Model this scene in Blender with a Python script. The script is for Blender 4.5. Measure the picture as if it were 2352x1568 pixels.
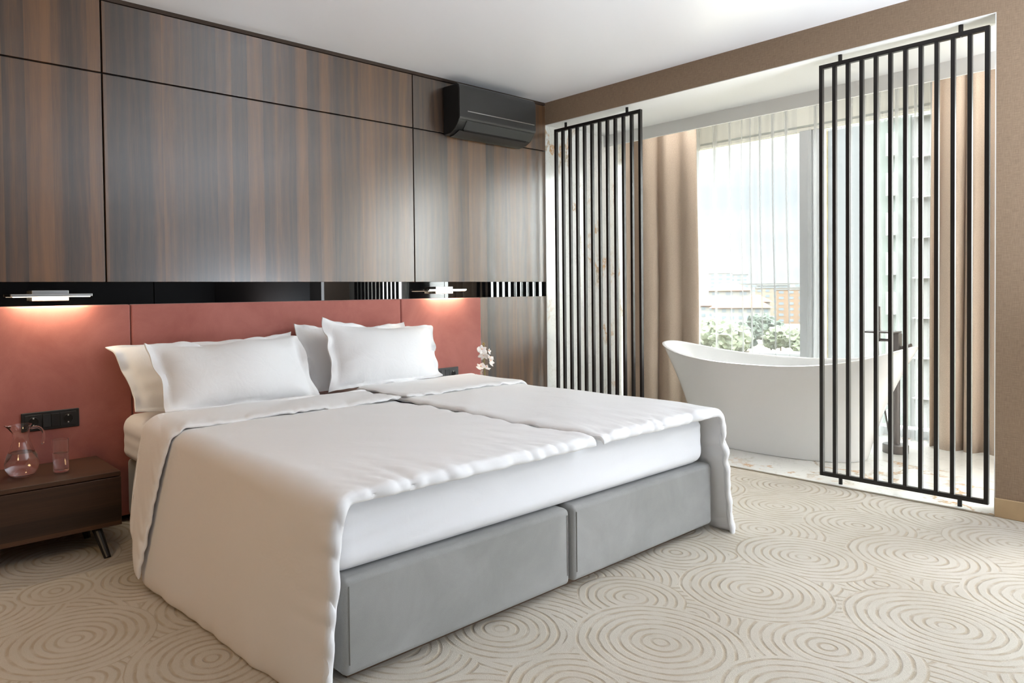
import bpy, bmesh, math, random
import numpy as np
from mathutils import Vector, Matrix
PI = math.pi
scn = bpy.context.scene
for o in list(bpy.data.objects): bpy.data.objects.remove(o, do_unlink=True)
COL = scn.collection

# ------------------------------------------------------------------ camera
H = 1.1
yaw, pit, rol = math.radians(39.508), math.radians(-1.134), math.radians(-0.734)
F = 1615.731
d = Vector((math.sin(yaw)*math.cos(pit), math.cos(yaw)*math.cos(pit), math.sin(pit)))
r0 = Vector((math.cos(yaw), -math.sin(yaw), 0)); u0 = r0.cross(d)
R_ = math.cos(rol)*r0 + math.sin(rol)*u0
U_ = -math.sin(rol)*r0 + math.cos(rol)*u0
cam = bpy.data.cameras.new('camera'); camo = bpy.data.objects.new('camera', cam); COL.objects.link(camo)
M = Matrix((R_, U_, -d)).transposed().to_4x4(); M.translation = Vector((-4.2, -3.634, H))
camo.matrix_world = M
cam.sensor_width = 36; cam.sensor_fit = 'HORIZONTAL'; cam.lens = F*36/2352
cam.shift_x = 194.04/2352; cam.shift_y = -80.25/2352
cam.clip_start = 0.05; cam.clip_end = 3000
scn.camera = camo

# ------------------------------------------------------------------ view
vs = scn.view_settings
vs.view_transform = 'Standard'; vs.look = 'None'; vs.gamma = 1.0; vs.use_curve_mapping = False
vs.exposure = 0.86

# ------------------------------------------------------------------ world (overcast sky)
w = bpy.data.worlds.new('overcast_sky'); scn.world = w; w.use_nodes = True
nt = w.node_tree; nt.nodes.clear()
def wn(t): return nt.nodes.new(t)
tc = wn('ShaderNodeTexCoord'); sep = wn('ShaderNodeSeparateXYZ'); nt.links.new(tc.outputs['Generated'], sep.inputs[0])
mp = wn('ShaderNodeMapping'); mp.inputs['Scale'].default_value = (1.5, 1.5, 9); nt.links.new(tc.outputs['Generated'], mp.inputs[0])
no = wn('ShaderNodeTexNoise'); no.inputs['Scale'].default_value = 1.6; no.inputs['Detail'].default_value = 5; nt.links.new(mp.outputs[0], no.inputs['Vector'])
cr = wn('ShaderNodeValToRGB'); cr.color_ramp.elements[0].position = .38; cr.color_ramp.elements[0].color = (.76, .81, .87, 1)
cr.color_ramp.elements[1].position = .62; cr.color_ramp.elements[1].color = (1, 1, 1, 1)
nt.links.new(no.outputs[0], cr.inputs[0])
rz = wn('ShaderNodeValToRGB'); e = rz.color_ramp.elements
e[0].position = 0.0; e[0].color = (.045, .045, .045, 1); e[1].position = 1; e[1].color = (1, 1, 1, 1)
e2 = e.new(.50); e2.color = (.048, .048, .048, 1); e3 = e.new(.60); e3.color = (.047, .047, .047, 1); e4 = e.new(.72); e4.color = (.6, .6, .6, 1)
ma = wn('ShaderNodeMath'); ma.operation = 'MULTIPLY_ADD'; ma.inputs[1].default_value = .5; ma.inputs[2].default_value = .5
nt.links.new(sep.outputs[2], ma.inputs[0]); nt.links.new(ma.outputs[0], rz.inputs[0])
mx = wn('ShaderNodeMix'); mx.data_type = 'RGBA'; mx.blend_type = 'MULTIPLY'; mx.inputs[0].default_value = 1
nt.links.new(cr.outputs[0], mx.inputs[6]); nt.links.new(rz.outputs[0], mx.inputs[7])
# the sun glows through thin cloud off to the right
sd = Vector((.68, -.70, .24)).normalized()
dt = wn('ShaderNodeVectorMath'); dt.operation = 'DOT_PRODUCT'; dt.inputs[1].default_value = sd; nt.links.new(tc.outputs['Generated'], dt.inputs[0])
mxm = wn('ShaderNodeMath'); mxm.operation = 'MAXIMUM'; mxm.inputs[1].default_value = 0; nt.links.new(dt.outputs['Value'], mxm.inputs[0])
pw = wn('ShaderNodeMath'); pw.operation = 'POWER'; pw.inputs[1].default_value = 8; nt.links.new(mxm.outputs[0], pw.inputs[0])
gl = wn('ShaderNodeMath'); gl.operation = 'MULTIPLY_ADD'; gl.inputs[1].default_value = .75; gl.inputs[2].default_value = 0; nt.links.new(pw.outputs[0], gl.inputs[0])
ad = wn('ShaderNodeMix'); ad.data_type = 'RGBA'; ad.blend_type = 'ADD'; ad.inputs[0].default_value = 1
nt.links.new(mx.outputs[2], ad.inputs[6]); nt.links.new(gl.outputs[0], ad.inputs[7])
bg = wn('ShaderNodeBackground'); bg.inputs[1].default_value = 17.0; nt.links.new(ad.outputs[2], bg.inputs[0])
wo = wn('ShaderNodeOutputWorld'); nt.links.new(bg.outputs[0], wo.inputs[0])

def area(name, loc, rot, sx, sy, power, col=(1, 1, 1)):
    l = bpy.data.lights.new(name, 'AREA'); l.shape = 'RECTANGLE'; l.size = sx; l.size_y = sy; l.energy = power; l.color = col
    o = bpy.data.objects.new(name, l); COL.objects.link(o); o.location = loc; o.rotation_euler = rot
    return o
# side light is an added fill at the solid right wall; no window there
area('side_fill_light', (-.03, -5.1, .50), (0, math.radians(90), 0), .85, 2.3, 52, (.80, .90, 1.0))
area('assumed_slot_daylight', (.15, -3.46, 1.2), (0, math.radians(90), 0), 2.3, .30, 6, (.90, .95, 1.0))  # area lamp added in the slot opening; the daylight there is assumed
# uplight added out of view to brighten the ceiling; no lamp stands there
area('ceiling_fill_light', (-.55, -4.6, .80), (math.radians(180), 0, 0), 1.0, 1.0, 100, (.83, .91, 1.0))
area('bath_fill_light', (.45, -4.2, 1.9), (math.radians(180), 0, 0), .4, .6, 55, (.96, .98, 1.0))  # extra fill hidden by the partition, added for the bath ceiling
# fill added out of sight behind the pelmet to brighten curtains and sheers
area('curtain_pocket_fill', (.95, -1.7, 2.53), (0, math.radians(-20), 0), .08, 2.6, 6, (1, .98, .95))
# assumed warm light added left of the nightstand, out of frame
def point(name, loc, power, col, r=.12):
    l = bpy.data.lights.new(name, 'POINT'); l.energy = power; l.color = col; l.shadow_soft_size = r
    o = bpy.data.objects.new(name, l); COL.objects.link(o); o.location = loc; return o
point('assumed_warm_fill', (-4.65, -1.6, 1.15), 9.5, (1.0, .66, .32), .15)  # bare point light for an assumed source; no pendant is built there

# ------------------------------------------------------------------ helpers
ORG = {}
def put(o, parent=None):
    COL.objects.link(o)
    if parent is not None: o.parent = parent
    return o
class G:
    """collects world-space geometry, builds one mesh object"""
    def __init__(s): s.v = []; s.f = []
    def add(s, V, Fc):
        n = len(s.v); s.v += [tuple(p) for p in V]; s.f += [tuple(i+n for i in q) for q in Fc]; return s
    def box(s, x0, x1, y0, y1, z0, z1):
        V = [(x, y, z) for x in (x0, x1) for y in (y0, y1) for z in (z0, z1)]
        return s.add(V, [(0, 1, 3, 2), (4, 6, 7, 5), (0, 4, 5, 1), (2, 3, 7, 6), (0, 2, 6, 4), (1, 5, 7, 3)])
    def tube(s, P, r, n=10, cap=True):
        P = [Vector(p) for p in P]; rr = r if isinstance(r, (list, tuple)) else [r]*len(P)
        V = []; Fc = []; a = None
        for i, p in enumerate(P):
            t = (P[min(i+1, len(P)-1)] - P[max(i-1, 0)]).normalized()
            if a is None: a = t.orthogonal().normalized()
            a = (a - t*a.dot(t)).normalized(); b = t.cross(a)
            for k in range(n):
                q = 2*PI*k/n; V.append(p + (a*math.cos(q) + b*math.sin(q))*rr[i])
        for i in range(len(P)-1):
            for k in range(n):
                Fc.append((i*n+k, i*n+(k+1) % n, (i+1)*n+(k+1) % n, (i+1)*n+k))
        if cap: Fc += [tuple(reversed(range(n))), tuple(range((len(P)-1)*n, len(P)*n))]
        return s.add(V, Fc)
    def lathe(s, prof, c, n=40, cap=False):
        V = []; Fc = []
        for r, z in prof:
            for k in range(n):
                q = 2*PI*k/n; V.append((c[0]+r*math.cos(q), c[1]+r*math.sin(q), c[2]+z))
        m = len(prof)
        for i in range(m-1):
            for k in range(n):
                Fc.append((i*n+k, i*n+(k+1) % n, (i+1)*n+(k+1) % n, (i+1)*n+k))
        if cap: Fc += [tuple(reversed(range(n))), tuple(range((m-1)*n, m*n))]
        return s.add(V, Fc)
    def grid(s, Pt, closed_u=False):
        """Pt: array [nu][nv] of points"""
        nu, nv = len(Pt), len(Pt[0]); V = [p for row in Pt for p in row]; Fc = []
        for i in range(nu if closed_u else nu-1):
            for j in range(nv-1):
                a = i*nv+j; b = ((i+1) % nu)*nv+j
                Fc.append((a, b, b+1, a+1))
        return s.add(V, Fc)
    def prism(s, poly, axis, a0, a1):
        """poly: 2-d outline in the other two axes, extruded along axis"""
        def P(p, a):
            q = list(p); q.insert(axis, a); return tuple(q)
        n = len(poly); V = [P(p, a0) for p in poly]+[P(p, a1) for p in poly]
        Fc = [(i, (i+1) % n, (i+1) % n+n, i+n) for i in range(n)]+[tuple(reversed(range(n))), tuple(range(n, 2*n))]
        return s.add(V, Fc)
    def build(s, name, mat, parent=None, smooth=False, bevel=0, seg=2, sub=0, org=None):
        me = bpy.data.meshes.new(name)
        o = bpy.data.objects.new(name, me)
        if parent is not None: c = ORG[parent]
        elif org is not None: c = Vector(org)
        else: c = Vector((0, 0, 0))
        me.from_pydata([tuple(Vector(p)-c) for p in s.v], [], s.f); me.update()
        bm = bmesh.new(); bm.from_mesh(me); bmesh.ops.recalc_face_normals(bm, faces=bm.faces)
        if smooth:
            for e_ in bm.edges:
                if len(e_.link_faces) == 2 and e_.calc_face_angle(0) > .9: e_.smooth = False
        bm.to_mesh(me); bm.free()
        me.materials.append(mat)
        put(o, parent)
        if parent is None: o.location = c
        ORG[o] = c
        if smooth:
            for p in me.polygons: p.use_smooth = True
        if bevel:
            m = o.modifiers.new('bevel', 'BEVEL'); m.width = bevel; m.segments = seg; m.limit_method = 'ANGLE'; m.angle_limit = math.radians(35)
            for p in me.polygons: p.use_smooth = True
            wn_ = o.modifiers.new('wn', 'WEIGHTED_NORMAL'); wn_.keep_sharp = True
        if sub:
            m = o.modifiers.new('sub', 'SUBSURF'); m.levels = sub; m.render_levels = sub
        return o
def thing(name, loc, label, cat, group=None):
    o = bpy.data.objects.new(name, None); COL.objects.link(o); o.location = loc; o.empty_display_size = .1
    ORG[o] = Vector(loc); tag(o, label, cat, group); return o
def tag(o, label=None, cat=None, group=None, kind=None):
    if label: o['label'] = label
    if cat: o['category'] = cat
    if group: o['group'] = group
    if kind: o['kind'] = kind
    return o
def struct(o): o['kind'] = 'structure'; return o
def copy_tree(o, loc=None, parent=None):
    c = o.copy(); COL.objects.link(c); ORG[c] = ORG[o]
    if parent is not None: c.parent = parent
    if loc is not None: c.location = loc
    for ch in list(o.children): copy_tree(ch, None, c)
    return c

# ------------------------------------------------------------------ materials
def srgb(r, g, b):
    f = lambda c: (c/255/12.92) if c/255 <= .04045 else ((c/255+.055)/1.055)**2.4
    return (f(r), f(g), f(b), 1)
class Mt:
    def __init__(s, name):
        s.m = bpy.data.materials.new(name); s.m.use_nodes = True; s.t = s.m.node_tree
        s.b = s.t.nodes['Principled BSDF']; s.o = s.t.nodes['Material Output']
    def n(s, t, **k):
        x = s.t.nodes.new(t)
        for a, v in k.items():
            if a.startswith('i_'):
                x.inputs[a[2:].replace('_', ' ')].default_value = v
            else: setattr(x, a, v)
        return x
    def l(s, a, b): s.t.links.new(a, b)
    def set(s, **k):
        for a, v in k.items(): s.b.inputs[a.replace('_', ' ')].default_value = v
        return s
    def coord(s, scale=(1, 1, 1), loc=(0, 0, 0)):
        t = s.n('ShaderNodeTexCoord'); m = s.n('ShaderNodeMapping'); m.inputs['Scale'].default_value = scale; m.inputs['Location'].default_value = loc
        s.l(t.outputs['Object'], m.inputs[0]); return m.outputs[0]
    def noise(s, vec, scale, detail=4, rough=.5, dist=0):
        x = s.n('ShaderNodeTexNoise'); x.inputs['Scale'].default_value = scale; x.inputs['Detail'].default_value = detail
        x.inputs['Roughness'].default_value = rough; x.inputs['Distortion'].default_value = dist; s.l(vec, x.inputs['Vector']); return x.outputs[0]
    def ramp(s, fac, stops):
        x = s.n('ShaderNodeValToRGB'); e = x.color_ramp.elements
        e[0].position, e[0].color = stops[0]; e[1].position, e[1].color = stops[-1]
        for p, c in stops[1:-1]: q = e.new(p); q.color = c
        s.l(fac, x.inputs[0]); return x.outputs[0]
    def mix(s, fac, a, b, mode='MIX'):
        x = s.n('ShaderNodeMix'); x.data_type = 'RGBA'; x.blend_type = mode
        for v, i in ((fac, 0), (a, 6), (b, 7)):
            if hasattr(v, 'is_linked') or hasattr(v, 'links'): s.l(v, x.inputs[i])
            else: x.inputs[i].default_value = v
        return x.outputs[2]
    def math(s, op, a, b=0.0, c=None):
        x = s.n('ShaderNodeMath'); x.operation = op
        for i, v in enumerate((a, b) if c is None else (a, b, c)):
            if hasattr(v, 'links'): s.l(v, x.inputs[i])
            else: x.inputs[i].default_value = v
        return x.outputs[0]
    def bump(s, h, strength=.3, dist=.01):
        x = s.n('ShaderNodeBump'); x.inputs['Strength'].default_value = strength; x.inputs['Distance'].default_value = dist
        s.l(h, x.inputs['Height']); s.l(x.outputs[0], s.b.inputs['Normal']); return x
def simple(name, col, rough=.5, metal=0, spec=.5, bump=None, var=0):
    m = Mt(name); m.set(Base_Color=col, Roughness=rough, Metallic=metal); m.b.inputs['Specular IOR Level'].default_value = spec
    if var or bump:
        v = m.coord()
        if var:
            nz = m.noise(v, 6, 4); dk = tuple(c*(1-var) for c in col[:3])+(1,)
            m.l(m.ramp(nz, [(.3, dk), (.7, col)]), m.b.inputs['Base Color'])
        if bump: m.bump(m.noise(v, bump[0], 3), bump[1], bump[2])
    return m.m

def wood(name, c_dark, c_mid, c_light, axis='z', rough=.36, band=1.0, spec=.5, off=0, coat=0):
    m = Mt(name)
    sc = {'z': (1, 1, .02), 'x': (.02, 1, 1)}[axis]
    sf = {'z': (1, 1, .035), 'x': (.035, 1, 1)}[axis]
    v = m.coord(sc, (off, 0, off*.3))
    # broad boards: blocky steps across the grain
    t = m.n('ShaderNodeTexCoord'); sp = m.n('ShaderNodeSeparateXYZ'); m.l(t.outputs['Object'], sp.inputs[0])
    ax = sp.outputs[0] if axis == 'z' else sp.outputs[2]
    a = m.math('MULTIPLY_ADD', ax, 9.5*band, off*7.3)
    wn_ = m.n('ShaderNodeTexNoise'); wn_.noise_dimensions = '1D'; wn_.inputs['Scale'].default_value = 1.0; wn_.inputs['Detail'].default_value = 1; m.l(a, wn_.inputs['W'])
    vor = m.n('ShaderNodeTexVoronoi'); vor.voronoi_dimensions = '1D'; vor.inputs['Scale'].default_value = 1.15; m.l(a, vor.inputs['W'])
    blk = m.n('ShaderNodeSeparateColor'); m.l(vor.outputs['Color'], blk.inputs[0])
    big = m.math('ADD', m.math('MULTIPLY', wn_.outputs[0], .55), m.math('MULTIPLY', blk.outputs[0], .30))
    fine = m.noise(m.coord(sf), 190, 5, .65)
    cath = m.n('ShaderNodeTexWave'); cath.wave_type = 'BANDS'; cath.bands_direction = 'X' if axis == 'z' else 'Z'
    cath.inputs['Scale'].default_value = 7; cath.inputs['Distortion'].default_value = 9; cath.inputs['Detail'].default_value = 2; cath.inputs['Detail Scale'].default_value = .9
    m.l(m.coord({'z': (1, 1, .16), 'x': (.16, 1, 1)}[axis], (off, 0, 0)), cath.inputs[0])
    f = m.math('ADD', big, m.math('MULTIPLY', fine, .30))
    f = m.math('ADD', f, m.math('MULTIPLY', cath.outputs[0], .07))
    col = m.ramp(f, [(.38, c_dark), (.60, c_mid), (.85, c_light)])
    m.l(col, m.b.inputs['Base Color']); m.set(Roughness=rough); m.b.inputs['Specular IOR Level'].default_value = spec
    m.bump(fine, .06, .002)
    if coat: m.b.inputs['Coat Weight'].default_value = coat; m.b.inputs['Coat Roughness'].default_value = .27; m.b.inputs['Coat IOR'].default_value = 1.95
    return m.m
WOOD = wood('walnut_veneer', srgb(48, 36, 27), srgb(83, 58, 38), srgb(122, 83, 47), rough=.5, spec=.3, off=1.3, coat=1)
WOODN = wood('nightstand_walnut', srgb(44, 31, 25), srgb(66, 46, 35), srgb(92, 64, 46), axis='x', rough=.42, off=2.2)
DARK = simple('shadow_gap_black', srgb(14, 10, 8), .8)
TRIMW = simple('dark_wood_trim', srgb(58, 42, 30), .6)

def velvet(name, c0, c1, rough=.85):
    m = Mt(name); v = m.coord()
    nz = m.noise(v, 3.5, 6, .62, .4); n2 = m.noise(v, 420, 2)
    f = m.math('ADD', m.math('MULTIPLY', nz, .75), m.math('MULTIPLY', n2, .25))
    m.l(m.ramp(f, [(.35, c0), (.65, c1)]), m.b.inputs['Base Color']); m.set(Roughness=rough)
    m.b.inputs['Specular IOR Level'].default_value = .25
    m.b.inputs['Sheen Weight'].default_value = .35; m.b.inputs['Sheen Roughness'].default_value = .4
    m.bump(n2, .12, .002); return m.m
CORAL = velvet('coral_velvet', srgb(164, 98, 90), srgb(184, 118, 108))
GREYV = velvet('grey_velour', srgb(142, 141, 138), srgb(160, 159, 156))

def linen(name, col, trans=0, bump=.25, bscale=9):
    m = Mt(name); m.set(Base_Color=col, Roughness=.75); m.b.inputs['Specular IOR Level'].default_value = .25
    m.b.inputs['Sheen Weight'].default_value = .15
    nz = m.noise(m.coord((1, 1, 1)), bscale, 4, .55, .8)
    weave = m.noise(m.coord(), 900, 1)
    h = m.math('ADD', nz, m.math('MULTIPLY', weave, .03))
    m.bump(h, bump, .012); return m.m
SHEET = linen('white_cotton_sheet', srgb(238, 238, 240), bump=.12)
DUVET = linen('white_cotton_duvet', srgb(240, 239, 239), bump=.22, bscale=6)
PILLOW = linen('white_cotton_pillowcase', srgb(240, 240, 241), bump=.22, bscale=11)
CEIL = simple('white_stretch_ceiling', srgb(246, 246, 248), .30, spec=.35)
WHITE = simple('white_paint', srgb(238, 239, 238), .6)
BLACKMET = simple('black_powder_metal', srgb(26, 22, 20), .38, .3)

def wallpaper():
    m = Mt('beige_wallpaper'); 
    a = m.noise(m.coord((1, 1, .08)), 340, 2); b = m.noise(m.coord((1, .1, 1)), 300, 2)
    f = m.math('MULTIPLY', m.math('ADD', a, b), .5)
    m.l(m.ramp(f, [(.35, srgb(134, 113, 93)), (.65, srgb(156, 133, 110))]), m.b.inputs['Base Color']); m.set(Roughness=.8)
    m.bump(f, .15, .002); return m.m
PAPER = wallpaper()

def marble(name, base, tile=None, rough=.12, vs=1.0):
    m = Mt(name)
    vec = m.coord((1, 1, .55), (3.1, 1.7, .4))
    dn = m.n('ShaderNodeTexNoise'); dn.inputs['Scale'].default_value = 2.2*vs; dn.inputs['Detail'].default_value = 7; dn.inputs['Roughness'].default_value = .6; m.l(vec, dn.inputs['Vector'])
    v1 = m.math('ABSOLUTE', m.math('SUBTRACT', dn.outputs[0], .5))
    vein = m.ramp(v1, [(.0, (1, 1, 1, 1)), (.006, (.75, .75, .75, 1)), (.022, (0, 0, 0, 1))])
    mask = m.ramp(m.noise(m.coord((1, 1, 1), (8, 2, 5)), 1.7*vs, 3), [(.50, (0, 0, 0, 1)), (.60, (1, 1, 1, 1))])
    k = m.math('MULTIPLY', vein, mask)
    dn2 = m.noise(m.coord((1, 1, .7), (9, 4, 2)), 5*vs, 8, .65, .3)
    v2 = m.ramp(m.math('ABSOLUTE', m.math('SUBTRACT', dn2, .5)), [(0, (.6, .6, .6, 1)), (.012, (0, 0, 0, 1))])
    cloud = m.ramp(m.noise(m.coord(), 1.2, 4), [(.35, tuple(c*.93 for c in base[:3])+(1,)), (.65, base)])
    c = m.mix(v2, cloud, srgb(196, 194, 186))
    vc = m.ramp(m.noise(m.coord(), 6, 2), [(.4, srgb(196, 148, 92)), (.6, srgb(176, 160, 136))])
    c = m.mix(k, c, vc)
    m.l(c, m.b.inputs['Base Color']); m.set(Roughness=rough); m.b.inputs['Specular IOR Level'].default_value = .5
    return m.m
MARW = marble('white_gold_marble_wall', srgb(232, 233, 230), vs=1.3)
MARF = marble('white_gold_marble_floor', srgb(230, 228, 222), vs=1.0)

def carpet():
    """cream carpet with carved rings; discs overlap like fallen coins"""
    m = Mt('carved_ring_carpet')
    t = m.n('ShaderNodeTexCoord')
    dn = m.n('ShaderNodeTexNoise'); dn.inputs['Scale'].default_value = 9; m.l(t.outputs['Object'], dn.inputs['Vector'])
    off = m.n('ShaderNodeVectorMath'); off.operation = 'MULTIPLY_ADD'; off.inputs[1].default_value = (.014, .014, 0); m.l(dn.outputs['Color'], off.inputs[0]); m.l(t.outputs['Object'], off.inputs[2])
    fl = m.n('ShaderNodeVectorMath'); fl.operation = 'MULTIPLY'; fl.inputs[1].default_value = (1, 1, 0); m.l(off.outputs[0], fl.inputs[0])
    vec = fl.outputs[0]
    vor = m.n('ShaderNodeTexVoronoi'); vor.voronoi_dimensions = '2D'; vor.inputs['Scale'].default_value = 2.3; vor.inputs['Randomness'].default_value = .75
    m.l(vec, vor.inputs['Vector'])
    D = m.math('MULTIPLY', vor.outputs['Distance'], 1/2.3)
    C = [(-1.0, -2.13, .27), (-2.67, -2.40, .20), (-1.27, -2.70, .14), (-2.04, -1.93, .19), (-.60, -2.03, .27), (-.2, -2.64, .27), (-2.06, -2.16, .19),
         (-2.58, -2.02, .21), (-1.55, -2.03, .21), (-.62, -2.40, .23), (-1.21, -2.40, .255), (-.40, -2.92, .25), (-.86, -2.71, .26), (-1.91, -2.76, .255),
         (-1.67, -2.42, .262), (-1.48, -2.95, .29), (-2.27, -2.41, .27), (-2.25, -2.85, .24), (-1.0, -3.15, .27), (-.55, -1.55, .27), (-.25, -1.15, .24), (-.2, -1.9, .2),
         (-3.54, -.36, .25), (-3.66, -1.17, .25), (-3.85, -.75, .27), (-3.37, -1.58, .25), (-3.13, -1.22, .2), (-2.95, -1.75, .22), (-3.9, -1.6, .24), (-3.62, -.72, .14)]
    rnd = random.Random(4); C = C[:2] + C[2:]
    for cx, cy, R in C:
        cx += .007; cy += .007
        ds = m.n('ShaderNodeVectorMath'); ds.operation = 'DISTANCE'; ds.inputs[1].default_value = (cx, cy, 0); m.l(vec, ds.inputs[0])
        inside = m.math('LESS_THAN', ds.outputs['Value'], R)
        mxn = m.n('ShaderNodeMix'); mxn.data_type = 'FLOAT'; m.l(inside, mxn.inputs[0]); m.l(D, mxn.inputs[2]); m.l(ds.outputs['Value'], mxn.inputs[3]); D = mxn.outputs[0]
    s = m.math('SINE', m.math('MULTIPLY', D, 2*PI/.0325))
    s = m.math('MULTIPLY_ADD', s, .5, .5)
    br = m.noise(t.outputs['Object'], 14, 3)
    groove = m.ramp(s, [(.0, (0, 0, 0, 1)), (.36, (1, 1, 1, 1))])
    brk = m.ramp(br, [(.36, (.0, .0, .0, 1)), (.56, (1, 1, 1, 1))])
    g = m.mix(m.math('MULTIPLY_ADD', brk, .55, .25), (1, 1, 1, 1), groove)
    pile = m.noise(t.outputs['Object'], 330, 2, .7)
    h = m.math('ADD', g, m.math('MULTIPLY', pile, .8))
    cl = m.noise(t.outputs['Object'], 2.3, 5)
    base = m.ramp(cl, [(.35, srgb(218, 208, 192)), (.65, srgb(230, 221, 207))])
    base = m.mix(m.math('MULTIPLY', pile, .5), base, srgb(196, 184, 162), 'MIX')
    col = m.mix(g, srgb(192, 172, 142), base)  # darker groove tone paints in the shade of the carving
    m.l(col, m.b.inputs['Base Color']); m.set(Roughness=.95); m.b.inputs['Specular IOR Level'].default_value = .1
    m.b.inputs['Sheen Weight'].default_value = .2
    m.bump(h, .8, .009); return m.m
CARPET = carpet()

def glass(name, tint=(1, 1, 1, 1), ior=1.45, rough=0):
    m = Mt(name); m.set(Base_Color=tint, Roughness=rough, IOR=ior); m.b.inputs['Transmission Weight'].default_value = 1; return m.m
def pane_glass():
    m = Mt('window_glass'); tr = m.n('ShaderNodeBsdfTransparent'); gl = m.n('ShaderNodeBsdfGlossy'); gl.inputs['Roughness'].default_value = .02
    mx = m.n('ShaderNodeMixShader'); fr = m.n('ShaderNodeFresnel'); fr.inputs[0].default_value = 1.3
    tr.inputs[0].default_value = (.93, .96, .95, 1)
    m.l(fr.outputs[0], mx.inputs[0]); m.l(tr.outputs[0], mx.inputs[1]); m.l(gl.outputs[0], mx.inputs[2]); m.l(mx.outputs[0], m.o.inputs[0]); return m.m
PANE = pane_glass()
def sheer():
    m = Mt('white_sheer_voile'); tr = m.n('ShaderNodeBsdfTransparent'); tl = m.n('ShaderNodeBsdfTranslucent'); df = m.n('ShaderNodeBsdfDiffuse')
    tl.inputs[0].default_value = (.40, .405, .41, 1); df.inputs[0].default_value = (.62, .63, .64, 1)
    a = m.n('ShaderNodeMixShader'); a.inputs[0].default_value = .45; m.l(tl.outputs[0], a.inputs[1]); m.l(df.outputs[0], a.inputs[2])
    lw = m.n('ShaderNodeLayerWeight'); lw.inputs[0].default_value = .5
    f = m.math('MULTIPLY_ADD', lw.outputs['Facing'], .9, .12); f = m.math('MINIMUM', f, .92)
    b = m.n('ShaderNodeMixShader'); m.l(f, b.inputs[0]); m.l(tr.outputs[0], b.inputs[1]); m.l(a.outputs[0], b.inputs[2]); m.l(b.outputs[0], m.o.inputs[0]); return m.m
SHEER = sheer()
def drape():
    m = Mt('beige_blackout_curtain'); f = m.noise(m.coord(), 260, 3)
    m.l(m.ramp(f, [(.35, srgb(178, 160, 143)), (.65, srgb(196, 177, 158))]), m.b.inputs['Base Color']); m.set(Roughness=.8)
    m.b.inputs['Sheen Weight'].default_value = .2; m.bump(f, .1, .002); return m.m
DRAPE = drape()
def emis(name, col, st):
    m = Mt(name); m.b.inputs['Emission Color'].default_value = col; m.b.inputs['Emission Strength'].default_value = st; m.set(Base_Color=col); return m.m

# ------------------------------------------------------------------ room shell
ZC = 2.555
struct(G().box(-6.4, -.01, -6.4, .3, -.1, 0).build('floor', CARPET))
struct(G().box(-.01, 1.95, -5.2, .3, -.1, 0.002).build('floor', MARF))
struct(G().box(-6.4, .2, -6.4, .3, ZC, ZC+.15).build('ceiling', CEIL))
struct(G().box(.2, .745, -5.2, .3, 2.40, ZC+.15).build('ceiling', WHITE))
struct(G().box(.765, 2.05, -5.2, .3, ZC, ZC+.15).build('ceiling', WHITE))
struct(G().box(.745, .765, -5.2, 0, 2.305, 2.6).build('trim_1', WHITE, bevel=.002))      # pelmet board
struct(G().box(-6.4, 0, .02, .3, 0, ZC).build('wall_headboard', DARK))
struct(G().box(0, 2.05, 0, .3, 0, ZC).build('wall_bathroom', MARW))
# partition with the wide opening; reveals painted white
wp = G().box(0, .2, -2.775, 0, 2.385, ZC).box(0, .2, -3.30, -2.775, 0, ZC).box(0, .2, -3.62, -3.30, 2.385, ZC)
struct(wp.build('wall_right', PAPER))
struct(G().box(0, .2, -6.4, -3.62, 0, ZC).build('wall_right', simple('black_brown_cladding', srgb(34, 26, 22), .6)))
rv = G().box(.001, .199, -2.775, -.001, 2.381, 2.386).box(.0005, .199, -2.776, -2.771, 0, 2.385)
struct(rv.build('trim_2', WHITE))
struct(G().box(-6.6, -6.4, -6.4, .3, 0, ZC).build('wall_left', simple('brown_wall_cladding', srgb(88, 64, 46), .6)))
bw = G().box(-6.6, .2, -6.6, -6.4, 0, ZC)
struct(bw.build('wall_back', DARK))
struct(G().box(.2, 2.05, -5.2, -5.0, 0, ZC).build('wall_far', MARW))
sk = simple('beige_oak_baseboard', srgb(190, 162, 124), .55, var=.2)
struct(G().box(-.014, 0, -6.4, -2.775, 0, .09).build('baseboard_right', sk, bevel=.003))
struct(G().box(-.016, .004, -2.775, 0, 0, .004).build('trim_3', simple('threshold_brass_strip', srgb(150, 140, 120), .4, .6)))
struct(G().box(-3.4, 0, .0, .021, 2.535, ZC).box(-6.4, -3.4, .0, .021, 2.535, ZC).build('trim_4', TRIMW))

# window wall of the bathroom
FR = simple('white_grey_window_frame', srgb(205, 207, 209), .4)
GREYFR = simple('grey_aluminium_mullion', srgb(188, 190, 192), .45)
CREAM = simple('cream_window_header', srgb(236, 234, 224), .6)
wroot = G().box(1.76, 1.86, -5.0, -.02, 2.36, ZC).build('window_1', CREAM); struct(wroot)
G().box(1.74, 1.88, -5.0, -.02, 0, .06).build('window_sill', FR, wroot, bevel=.004)
for y0 in (-.08, -2.75, -4.1):
    G().box(1.76, 1.86, y0-.05, y0+.03, .06, 2.36).build('window_frame', FR, wroot, bevel=.004)
G().box(1.75, 1.90, -1.245, -1.155, .06, 2.36).build('mullion', GREYFR, wroot, bevel=.006)
G().box(1.77, 1.86, -1.32, -1.245, .06, 2.36).build('mullion', FR, wroot, bevel=.008)
for y1, y0 in ((-.13, -1.155), (-1.32, -2.72), (-2.8, -4.07)):
    G().box(1.80, 1.812, y0, y1, .06, 2.36).build('window_pane', PANE, wroot)
dg = simple('header_seal_grey', srgb(170, 172, 165), .6)
G().box(1.752, 1.76, -5.0, -.02, 2.385, 2.40).build('seal', dg, wroot)

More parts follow.
